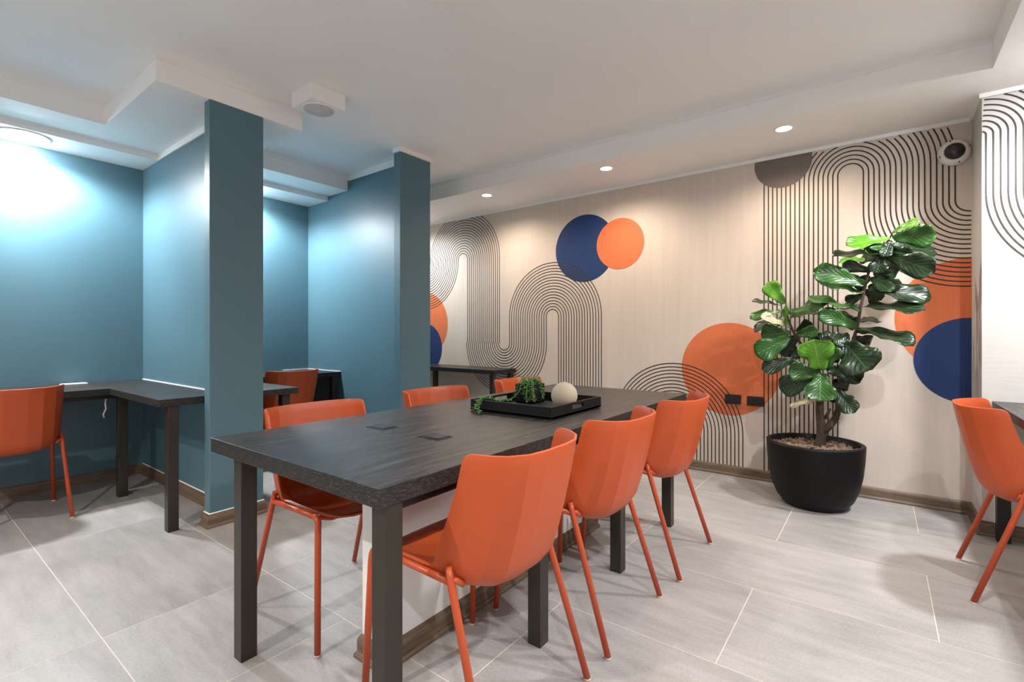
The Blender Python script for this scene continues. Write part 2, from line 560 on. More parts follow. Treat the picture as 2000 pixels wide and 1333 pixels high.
def clip(path, zmax=ZS - .02, ymin=YS + .001, zmin=.075, ymax=YB):
    """cut a path into runs inside the wall field"""
    runs = []; cur = []
    for p in path:
        if zmin <= p[1] <= zmax and ymin <= p[0] <= ymax: cur.append(p)
        else:
            if len(cur) > 1: runs.append(cur)
            cur = []
    if len(cur) > 1: runs.append(cur)
    return runs
def dense(path, step=.02):
    out = [path[0]]
    for a, b in zip(path[:-1], path[1:]):
        L = math.hypot(b[0] - a[0], b[1] - a[1]); n = max(1, int(L / step))
        out += [(a[0] + (b[0] - a[0]) * i / n, a[1] + (b[1] - a[1]) * i / n) for i in range(1, n + 1)]
    return out
def simplify(run):
    out = [run[0]]
    for i in range(1, len(run) - 1):
        a, b, c = out[-1], run[i], run[i + 1]
        if abs((b[0] - a[0]) * (c[1] - a[1]) - (b[1] - a[1]) * (c[0] - a[0])) > 1e-6: out.append(b)
    out.append(run[-1])
    return out
OFF_L, OFF_D = .0016, .0008
for k in range(NL):
    # serpentine on the left: J, arch, U, arch, straight to the floor (y grows to the left)
    ri, ro = R0 + DL * k, R0 + DL * (NL - 1 - k)
    a2, u1, a3 = (3.879, 1.997), (3.268, 1.035), (2.6455, 1.309)
    j0 = (3.879 + .548 + .074, 1.985)
    p = arc(*j0, ro, 270, 180)[::1]
    p = [(q[0], q[1]) for q in p]
    p += arc(*a2, ri, 0, 180)
    p += [(a2[0] - ri, u1[1])]
    p += arc(*u1, ro + .003, 360, 180)
    p += arc(*a3, ri, 0, 180)
    p += [(a3[0] - ri, .076)]
    for run in clip(dense(p)): stripe(simplify(run), XM, wf, OFF_L)
    # small arch low in the middle
    c = (1.413, .334)
    p = [(c[0] + ri, .076)] + arc(*c, ri, 0, 180) + [(c[0] - ri, .076)]
    for run in clip(dense(p)): stripe(simplify(run), XM, wf, OFF_L)
    # big arch behind the plant, bending away to the right
    c1, c2 = (.166, 2.262), (-.456, 1.984)
    p = [(c1[0] + ri, .076)] + arc(*c1, ri, 0, 180) + arc(*c2, ro, 0, -90)
    for run in clip(dense(p)): stripe(simplify(run), XM, wf, OFF_L)
    # the stepped wall on the right
    r1 = .021 + DL * k
    if .53 - DL * k > .04:
        p1 = [(YS + .004 - r1 * math.sin(math.radians(t)), 2.262 + r1 * math.cos(math.radians(t))) for t in range(0, 91, 4)]
        cc = YS + .004 - .021 - .53
        rr = .53 - DL * k
        p2 = [(cc + rr * math.cos(math.radians(t)), 1.93 - rr * math.sin(math.radians(t))) for t in range(0, 91, 4)]
        for run in clip(dense(p1 + p2), ymin=Y0, ymax=YS - .0008): stripe(simplify(run), XR, wr, OFF_L)
def disc(cy, cz, r, mat, off, zmax=ZS - .02, ymin=YS + .002):
    bm_pts = []
    for i in range(96):
        a = 2 * math.pi * i / 96
        bm_pts.append((min(9, max(ymin, cy + r * math.cos(a))), min(zmax, cz + r * math.sin(a))))
    pts = [bm_pts[0]]
    for q in bm_pts[1:]:
        if math.hypot(q[0] - pts[-1][0], q[1] - pts[-1][1]) > 1e-5: pts.append(q)
    v = [(XM - off, y, z) for y, z in pts]
    return mesh_obj('mural_disc', v, [tuple(range(len(v) - 1, -1, -1))], mat, wf)
disc(2.279, 1.962, .326, M['p_blue'], OFF_D)
disc(1.9125, 1.967, .2355, M['p_orange'], OFF_D + .0012)
disc(4.52, 1.25, .396, M['p_orange'], OFF_D)
disc(4.52, .96, .30, M['p_blue'], OFF_D + .0004)
disc(.973, .852, .372, M['p_orange'], OFF_D)
disc(-.458, 1.24, .38, M['p_orange'], OFF_D)
disc(-.4475, .966, .2715, M['p_blue'], OFF_D + .0004)
disc(.588, 2.437, .193, M['p_grey'], OFF_D + .0012)

# ------------------------------------------------------------------ lamps
def downlight(x, y, z, r, col, watts, cone, blend, label):
    t = empty('downlight', (x, y, z))
    tag(t, label, 'downlight', 'ceiling downlights')
    MB().lathe([(r, -.001), (r * 1.28, -.001), (r * 1.30, -.004), (r * 1.22, -.007), (r, -.005), (r, -.001)], 32, cap0=False, cap1=False).build('trim_ring', M['white'], t)
    pr = [(r * 1.0, -.0045), (r * .5, -.004), (.001, -.0038)] if r < .06 else [(r, -.004), (r * .96, -.014), (r * .8, -.026), (r * .45, -.035), (.001, -.038)]
    MB().lathe(pr, 32, cap0=False).build('lens', M['lens_opal'] if r > .06 else M['lens_warm'] if col == WARM else M['lens_cool'], t)
    ld = bpy.data.lights.new('lamp', 'SPOT')
    ld.energy = watts
    ld.color = col
    ld.spot_size = math.radians(cone)
    ld.spot_blend = blend
    ld.shadow_soft_size = .022 if r < .06 else .07
    lo = bpy.data.objects.new('lamp', ld)
    lo.location = (0, 0, -.02 if r < .06 else -.05)
    link(lo, t)
for d in DOWNLIGHTS: downlight(*d)

# ------------------------------------------------------------------ chairs
def make_chair():
    t = empty('shell_chair', (0, 0, 0))
    # rows: centre (y, z), side (x, y, z)
    rows = [(.262, .452, .196, .236, .476), (.235, .458, .214, .212, .484), (.14, .447, .223, .13, .489), (.03, .436, .226, .05, .491),
            (-.07, .425, .227, .0, .492), (-.145, .421, .227, -.024, .497), (-.195, .452, .227, -.043, .530),
            (-.222, .518, .227, -.066, .590), (-.248, .616, .227, -.095, .662), (-.271, .718, .228, -.124, .740), (-.290, .818, .229, -.147, .826)]
    def at(tt):
        tt = max(0, min(len(rows) - 1, tt)); i = min(len(rows) - 2, int(tt)); u = tt - i
        p0 = rows[max(0, i - 1)]; p1 = rows[i]; p2 = rows[i + 1]; p3 = rows[min(len(rows) - 1, i + 2)]
        return [.5 * (2 * b + (c - a) * u + (2 * a - 5 * b + 4 * c - d) * u * u + (3 * b - a - 3 * c + d) * u ** 3) for a, b, c, d in zip(p0, p1, p2, p3)]
    sx = [0, .22, .52, .77, .90, .955, .985, .995, .9985, 1.0]
    gb = [0, .0, .06, .27, .53, .71, .86, .94, .982, 1.0]     # forward sweep of the wings
    cols = [-s for s in sx[:0:-1]] + sx[1:]          # flat facet across the middle
    NR = 22
    v = []; f = []
    for j in range(NR + 1):
        for s in cols:
            a = abs(s); i = sx.index(a)
            top = 10 - (.0, .0, .0, .0, .0, .0, .03, .12, .22, .36)[i]
            bot = (.0, .0, .0, .05, .25, .5, .7, .8, .85, .9)[i]
            tt = bot + (top - bot) * j / NR
            yc, zc, xs, ys, zs = at(tt)
            g = gb[i]
            if tt < 4: gz = a * a
            else: gz = g
            mixk = max(0, min(1, (tt - 3.5) / 2.5))
            gy = (a * a) * (1 - mixk) + g * mixk
            x = xs * s
            # wings keep vertical sides: nearly full width early
            v.append((x, yc + (ys - yc) * gy, zc + (zs - zc) * (a ** 4 * (1 - mixk) + g * mixk)))
    nc = len(cols)
    for j in range(NR):
        for i in range(nc - 1):
            f.append((j * nc + i, j * nc + i + 1, (j + 1) * nc + i + 1, (j + 1) * nc + i))
    me = bpy.data.meshes.new('seat_shell')
    me.from_pydata(v, [], f); me.update()
    bm = bmesh.new(); bm.from_mesh(me)
    for fc in bm.faces: fc.smooth = True
    # facet creases run up the back only
    for e in bm.edges:
        a, b = e.verts[0].index, e.verts[1].index
        if a % nc == b % nc and min(a // nc, b // nc) > 9 and 0 < a % nc < nc - 1 and abs(cols[a % nc]) < .9:
            e.smooth = False
    bm.to_mesh(me); bm.free()
    me.materials.append(M['orange'])
    sh = bpy.data.objects.new('seat_shell', me); link(sh, t)
    md = sh.modifiers.new('thickness', 'SOLIDIFY'); md.thickness = .0085; md.offset = 0
    bv = sh.modifiers.new('rim', 'BEVEL'); bv.width = .002; bv.segments = 2; bv.limit_method = 'ANGLE'; bv.angle_limit = math.radians(60)
    for sgn in (-1, 1):
        lg = MB().tube([(sgn * .228, -.086, .508), (sgn * .2295, -.096, .478), (sgn * .25, -.252, .007)], .0112, 12).build('leg', M['orange_metal'], t)
        MB().lathe([(.010, 0), (.0115, .002), (.0115, .008)], 12, (sgn * .25, -.252, .0)).build('glide', M['glide'], lg)
        pts = [(sgn * .25, .252, .007), (sgn * .237, .234, .44)]
        for i in range(7):
            a = math.radians(90 * i / 6)
            pts.append((sgn * (.236 - .004 * i / 6), .205 + .028 * math.cos(a), .452 + .026 * math.sin(a)))
        lg = MB().tube(pts, .0112, 12).build('leg', M['orange_metal'], t)
        MB().lathe([(.010, 0), (.0115, .002), (.0115, .008)], 12, (sgn * .25, .252, .0)).build('glide', M['glide'], lg)
        MB().tube([(sgn * .232, .21, .478), (sgn * .231, .05, .474), (sgn * .230, -.092, .470)], .0105, 12).build('side_rail', M['orange_metal'], t)
    for sgn in (-1, 1):
        MB().tube([(sgn * .229, -.096, .476), (sgn * .215, -.108, .470), (sgn * .196, -.112, .455)], .009, 10).build('bracket', M['orange_metal'], t)
    MB().tube([(-.231, .15, .474), (-.20, .15, .452), (-.13, .15, .428), (.13, .15, .428), (.20, .15, .452), (.231, .15, .474)], .009, 10).build('cross_bar', M['orange_metal'], t)
    return t

CHAIRS = [
    (1.172, 1.019, 0, 'orange chair at the near right corner of the long table, nearest the camera', 'chairs at the long table'),
    (1.806, 1.010, 0, 'middle one of the three orange chairs on the right side of the long table', 'chairs at the long table'),
    (2.490, .984, 0, 'orange chair at the far right of the long table, in front of the sockets', 'chairs at the long table'),
    (1.200, 1.832, math.pi, 'orange chair on the left side of the long table behind its near steel legs', 'chairs at the long table'),
    (1.955, 1.850, math.pi, 'middle one of the three orange chairs on the far side of the long table', 'chairs at the long table'),
    (2.735, 1.835, math.pi, 'orange chair behind the black tray, partly hidden by the trailing plant', 'chairs at the long table'),
    (.500, 4.225, 0, 'orange chair pushed up to the desk under the left blue wall', 'chairs at the bay desks'),
    (2.225, 4.245, 0, 'orange chair in the shaded bay between the two blue columns', 'chairs at the bay desks'),
    (3.057, -.567, math.pi, 'orange chair at the right edge, pushed up to the desk by the pale wall', None),
]
proto = make_chair()
for i, (x, y, rz, lab, grp) in enumerate(CHAIRS):
    o = proto if i == 0 else copy_tree(proto)
    o.location = (x, y, 0); o.rotation_euler = (0, 0, rz)
    if 'group' in o: del o['group']
    tag(o, lab, 'chair', grp)

# ------------------------------------------------------------------ tables and desks
def desk_leg(x, y, z1, parent, wd=.055, mat='metal'):
    return MB().box(x, x + wd, y, y + wd, 0, z1).build('leg', M[mat], parent, .002)

ZT, TH = .76, .05
tb = empty('long_table', (1.92, 1.456, 0))
tag(tb, 'long dark wood table with square steel legs in the middle of the room', 'table')
def child_of(o, par):
    o.parent = par
    o.matrix_parent_inverse = Matrix.Translation(-par.location)
    return o
child_of(band(MB().box(.745, 3.10, .97, 1.936, ZT - TH, ZT).build('tabletop', M['wood_x'], None, .0015)), tb)
for x, y in ((.770, .977), (1.458, .977), (2.140, .977), (2.830, .977), (.770, 1.755), (3.02, 1.755)):
    child_of(desk_leg(x, y, ZT - TH, None), tb)
child_of(box('apron', .83, 3.06, .995, 1.02, ZT - TH - .028, ZT - TH, M['metal_black']), tb)
for y in (1.300, 1.608):
    pl = child_of(MB().box(1.213, 1.287, y - .053, y + .053, ZT, ZT + .003).build('socket_plate', M['socket'], None, .001), tb)
    child_of(MB().box(1.219, 1.281, y - .045, y + .018, ZT + .003, ZT + .0055).build('lid', M['socket'], None, .001), pl)
    pl.children[0].matrix_parent_inverse = Matrix()
    child_of(MB().box(1.224, 1.276, y + .022, y + .044, ZT + .003, ZT + .0042).build('finger_slot', M['socket_dark'], None), pl)
    pl.children[1].matrix_parent_inverse = Matrix()

ZD, TD = .765, .042
d1 = empty('corner_desk', (1.0, 4.4, 0))
tag(d1, 'dark wood L-shaped desk against the left blue wall', 'desk')
child_of(band(MB().prism([(-.9, 4.165), (.977, 4.165), (.977, 3.222), (1.336, 3.222), (1.336, 4.786), (-.9, 4.786)], ZD - TD, ZD).build('desktop', M['wood_x'], None, .0015)), d1)
for x, y in ((1.022, 3.235), (1.035, 4.205), (-.84, 4.20)):
    child_of(desk_leg(x, y, ZD - TD, None), d1)
child_of(box('apron', -.8, 1.03, 4.20, 4.225, ZD - TD - .03, ZD - TD, M['metal_black']), d1)
child_of(box('sealant_bead', 1.331, 1.339, 3.222, 4.78, ZD - .002, ZD + .006, M['sealant']), d1)

d2 = empty('corner_desk', (2.1, 4.4, 0))
tag(d2, 'dark wood corner desk in the bay between the two blue columns', 'desk')
child_of(band(MB().prism([(1.449, 3.222), (1.795, 3.222), (1.795, 4.20), (2.771, 4.20), (2.771, 4.786), (1.449, 4.786)], ZD - TD, ZD).build('desktop', M['wood_x'], None, .0015)), d2)
for x, y in ((1.70, 3.26), (2.69, 4.215)):
    child_of(desk_leg(x, y, ZD - TD, None), d2)
child_of(box('sealant_bead', 2.767, 2.774, 4.20, 4.78, ZD - .002, ZD + .006, M['sealant']), d2)
child_of(box('sealant_bead', 2.5, 2.77, 4.781, 4.789, ZD - .002, ZD + .006, M['sealant']), d2)

d3 = empty('wall_desk', (3.98, 3.9, 0))
tag(d3, 'narrow dark wood desk along the mural wall by the far column', 'desk')
child_of(band(MB().box(3.795, 4.165, 3.10, 4.78, ZD - TD, ZD).build('desktop', M['wood_y'], None, .0015)), d3)
for x, y in ((3.805, 3.125), (3.805, 3.955), (4.10, 3.125)):
    child_of(desk_leg(x, y, ZD - TD, None, .045), d3)

d4 = empty('wall_desk', (3.1, -.8, 0))
tag(d4, 'dark wood desk against the pale wall at the right edge', 'desk')
child_of(band(MB().box(2.30, 3.79, -1.14, -.50, .76 - TD, .76).build('desktop', M['wood_x'], None, .0015)), d4)
for x, y in ((3.715, -.565), (3.715, -1.12), (2.33, -1.12), (2.33, -.565)):
    child_of(desk_leg(x, y, .76 - TD, None, .055, 'metal_black'), d4)

# ------------------------------------------------------------------ tray with ball and planter
TZ = ZT
tr = empty('serving_tray', (2.025, 1.376, TZ))
tag(tr, 'square black wooden tray with cut-out handles on the long table', 'tray')
W2 = .236; TT = .012; HT = .056
box('tray_base', -W2, W2, -W2, W2, .004, .012, M['black'], tr)
for sx in (-1, 1):
    MB().box(sx * W2 - (TT if sx > 0 else 0), sx * W2 + (0 if sx > 0 else TT), -W2, W2, .004, HT).build('side', M['black'], tr, .0015)
for sy in (-1, 1):   # sides with a hand hole
    y0, y1 = (W2 - TT, W2) if sy > 0 else (-W2, -W2 + TT)
    mb = MB()
    hx, z0, z1 = .055, .026, .046
    xi = W2 - TT
    mb.box(-xi, -hx, y0, y1, .004, HT); mb.box(hx, xi, y0, y1, .004, HT)
    mb.box(-hx, hx, y0, y1, .004, z0); mb.box(-hx, hx, y0, y1, z1, HT)
    mb.build('handle_side', M['black'], tr)
for sx in (-1, 1):
    for sy in (-1, 1):
        box('foot', sx * .215 - .012, sx * .215 + .012, sy * .215 - .012, sy * .215 + .012, 0, .004, M['black'], tr)

bl = empty('ceramic_ball', (2.05, 1.232, TZ + .012))
tag(bl, 'cream ribbed ceramic ball sitting in the black tray', 'ornament')
seg, R = 96, .064
prof = []
v = []; f = []
NRI = 36
for i in range(1, NRI):
    th = math.pi * i / NRI
    for k in range(seg):
        a = 2 * math.pi * k / seg
        r = R * (1 + (.006 if k % 2 else -.006) * math.sin(th))
        v.append((r * math.sin(th) * math.cos(a), r * math.sin(th) * math.sin(a), R - r * math.cos(th)))
for i in range(NRI - 2):
    for k in range(seg):
        k2 = (k + 1) % seg
        f.append((i * seg + k, i * seg + k2, (i + 1) * seg + k2, (i + 1) * seg + k))
f.append(tuple(range(seg - 1, -1, -1))); f.append(tuple((NRI - 2) * seg + k for k in range(seg)))
mesh_obj('ball', v, f, M['offball'], bl, True)
MB().lathe([(.012, 2 * R - .003), (.013, 2 * R - .0005), (.011, 2 * R + .0005)], 20).build('top_disc', M['offball'], bl)

pp = empty('trailing_plant', (2.14, 1.50, TZ + .012))
tag(pp, 'green trailing succulent in a square black planter in the tray', 'plant')
mb = MB()
pw, ph, pt = .056, .098, .005
mb.box(-pw, pw, -pw, -pw + pt, 0, ph); mb.box(-pw, pw, pw - pt, pw, 0, ph)
mb.box(-pw, -pw + pt, -pw + pt, pw - pt, 0, ph); mb.box(pw - pt, pw, -pw + pt, pw - pt, 0, ph)
mb.box(-pw, pw, -pw, pw, 0, .006)
pot = mb.build('planter', M['black'], pp)
box('soil', -pw + pt, pw - pt, -pw + pt, pw - pt, .006, ph - .012, M['soil'], pp)
rng = random.Random(3)
def little_leaf(mb, p, d, n, L, W):
    d = d.normalized(); s = d.cross(n)
    if s.length < 1e-4: s = Vector((1, 0, 0))
    s.normalize(); n = s.cross(d)
    mb.add([p, p + d * L * .45 + s * W, p + d * L, p + d * L * .45 - s * W, p + d * L * .5 + n * W * .5, p + d * L * .5 - n * W * .4],
           [(0, 1, 4), (1, 2, 4), (2, 3, 4), (3, 0, 4), (1, 0, 5), (2, 1, 5), (3, 2, 5), (0, 3, 5)], True)
def strand(pts, seed, dens=.0075, lf=.019):
    r = random.Random(seed)
    pts = [Vector(p) for p in pts]
    st = MB().tube(pts, .0013, 6).build('stem', M['succ_stem'], pp)
    mb = MB()
    for a, b in zip(pts[:-1], pts[1:]):
        L = (b - a).length; n = max(1, int(L / dens)); t = (b - a).normalized()
        for i in range(n):
            p = a + (b - a) * (i / n)
            for q in range(2):
                an = r.uniform(0, 6.28)
                u = Vector((math.cos(an), math.sin(an), r.uniform(-.2, .8)))
                d = u + t * .7
                little_leaf(mb, p, d, Vector((0, 0, 1)), lf * r.uniform(.7, 1.25), lf * .22)
    fo = mb.build('foliage', M['succ'], st)
    fo['kind'] = 'stuff'
for s in range(26):     # bushy crown
    a = rng.uniform(0, 6.28); r0 = rng.uniform(0, .035); rr = rng.uniform(.02, .062)
    b0 = Vector((r0 * math.cos(a), r0 * math.sin(a), ph - .012))
    tip = Vector((rr * math.cos(a), rr * math.sin(a), ph + rng.uniform(.006, .034)))
    strand([b0, (b0 + tip) / 2 + Vector((0, 0, .012)), tip], 100 + s)
# strands hanging over the planter's sides
for s, (a, rad, drop) in enumerate([(200, .075, .085), (215, .085, .09), (228, .095, .088), (285, .066, .086), (292, .066, .07),
                                    (190, .075, .06), (170, .08, .055), (205, .10, .09), (310, .068, .05), (150, .075, .05), (222, .11, .086)]):
    a = math.radians(a)
    e = Vector((math.cos(a), math.sin(a), 0))
    strand([e * .02 + Vector((0, 0, ph - .012)), e * .05 + Vector((0, 0, ph + .016)), e * (rad * .86) + Vector((0, 0, ph - .004)),
            e * rad + Vector((0, 0, ph - drop * .6)), e * (rad + .012) + Vector((0, 0, ph - drop + .006))], 200 + s)
# one long strand over the tray's near-left side
strand([(-.04, .01, ph - .01), (-.066, .014, ph - .02), (-.085, .02, .05), (-.13, .03, .020), (-.21, .045, .024), (-.29, .042, .044),
        (-.345, .036, .0575), (-.372, .032, .046), (-.392, .022, .014), (-.412, .004, -.006)], 333, .006, .018)
strand([(-.36, .034, .055), (-.38, .044, .036), (-.40, .045, .006), (-.406, .043, -.004)], 334, .006, .018)

# ------------------------------------------------------------------ potted fig
FX, FY = 3.80, .35
fig = empty('potted_fig', (FX, FY, 0))
tag(fig, 'tall fiddle-leaf fig with two stems in a round black pot by the mural', 'plant')
RP = .283
prof = [(.0001, .0), (.155, .0), (.185, .012), (.222, .06), (.25, .13), (.268, .22), (.278, .32), (RP, .405), (RP, .416), (RP - .006, .42), (RP - .026, .42), (RP - .03, .414), (RP - .034, .36), (.0001, .36)]
MB().lathe(prof, 64).build('pot', M['pot'], fig)
mb = MB()
rg = random.Random(11)
for i in range(420):
    a = rg.uniform(0, 6.28); r = (RP - .05) * math.sqrt(rg.random())
    p = Vector((r * math.cos(a), r * math.sin(a), .372 + rg.uniform(0, .016)))
    L, W, T = rg.uniform(.010, .034), rg.uniform(.005, .012), rg.uniform(.002, .006)
    mtx = Matrix.Translation(p) @ Matrix.Rotation(rg.uniform(0, 6.28), 4, 'Z') @ Matrix.Rotation(rg.uniform(-.5, .5), 4, 'Y') @ Matrix.Rotation(rg.uniform(-.5, .5), 4, 'X')
    vs = [mtx @ Vector((x, y, z)) for z in (-T, T) for y in (-W, W) for x in (-L, L * rg.uniform(.7, 1))]
    mb.add(vs, [(0, 2, 3, 1), (4, 5, 7, 6), (0, 1, 5, 4), (2, 6, 7, 3), (0, 4, 6, 2), (1, 3, 7, 5)])
ch = mb.build('bark_mulch', M['chip'], fig); ch['kind'] = 'stuff'
MB().lathe([(.0001, .362), (RP - .036, .362), (RP - .036, .372), (.0001, .374)], 40).build('soil', M['soil'], fig)

FW = Vector((math.cos(YAW), math.sin(YAW), 0)); RT = Vector((math.sin(YAW), -math.cos(YAW), 0)); UPV = Vector((0, 0, 1))
def at_depth(u, vv, depth):
    """point in the room, relative to the plant's foot, seen at (u, v) in the photograph at that distance"""
    return Vector((0, 0, CAM_H)) + (FW + RT * ((u - 1000) / 948.5) + UPV * ((651.4 - vv) / 948.5)) * depth - Vector((FX, FY, 0))
DP = 3.25
def dist(u): return 3.83 / (math.cos(YAW) + (u - 1000) / 948.5 * math.sin(YAW))
def stem(name, pts, r):
    P = [at_depth(u, v_, dist(u) + d) for u, v_, d in pts]
    return MB().tube(P, r, 10).build(name, M['bark'], fig)
stem('trunk', [(1601, 893, .0), (1602, 872, .0), (1604, 850, .0), (1603, 825, 0), (1600, 800, 0), (1599, 780, -.01)], [.036, .032, .029, .027, .023, .018])
stem('branch', [(1608, 845, .0), (1621, 831, .01), (1632, 817, .02), (1637, 800, .03), (1637, 780, .04), (1640, 750, .04), (1648, 715, .03), (1662, 680, .02),
                (1674, 640, .01), (1680, 605, .0), (1688, 570, .0), (1694, 540, .0), (1703, 515, .0), (1720, 490, .0), (1738, 465, 0), (1746, 450, 0)],
     [.022, .024, .022, .020, .017, .014, .012, .011, .010, .009, .008, .008, .007, .006, .005, .003])
stem('branch', [(1600, 790, -.01), (1604, 760, -.02), (1600, 730, -.03), (1586, 700, -.04), (1566, 675, -.04), (1550, 650, -.04), (1540, 625, -.04), (1535, 600, -.04)],
     [.017, .015, .013, .011, .009, .008, .006, .004])
stem('branch_stub', [(1611, 818, .0), (1618, 806, -.01), (1622, 799, -.015)], [.010, .009, .007])

def leaf_mesh(L, Wd, fold, droop, wav, seed):
    r = random.Random(seed)
    NV, NU = 12, 6
    ph1 = r.uniform(0, 6.28)
    v = []; f = []; uv = []
    def prof(t):     # fiddle outline
        a = math.sin(math.pi * min(1, t * 1.0) ** 1.25)
        return max(.0, (.16 + .84 * t ** .8) * math.sqrt(max(0, 1 - max(0, (t - .62) / .38) ** 2.4)) if t > .0 else .06)
    for i in range(NV + 1):
        t = i / NV
        hw_ = prof(t) * Wd / 2 * (1 - .16 * math.exp(-((t - .36) / .12) ** 2))
        if i == 0: hw_ = Wd * .03
        if i == NV: hw_ = Wd * .06
        zc = -droop * L * t * t
        for j in range(NU + 1):
            s = j / NU * 2 - 1
            z = zc + fold * abs(s) * hw_ + wav * Wd * .10 * s * s * math.sin(t * 13 + ph1 + (1.3 if s > 0 else 0))
            v.append((s * hw_, t * L, z))
            uv.append((j / NU, t))
    n = NU + 1
    for i in range(NV):
        for j in range(NU):
            f.append((i * n + j, i * n + j + 1, (i + 1) * n + j + 1, (i + 1) * n + j))
    me = bpy.data.meshes.new('leaf')
    me.from_pydata(v, [], f)
    ul = me.uv_layers.new(name='UVMap')
    for lp in me.loops: ul.data[lp.index].uv = uv[lp.vertex_index]
    for p in me.polygons: p.use_smooth = True
    return me
PXM = DP / 948.5
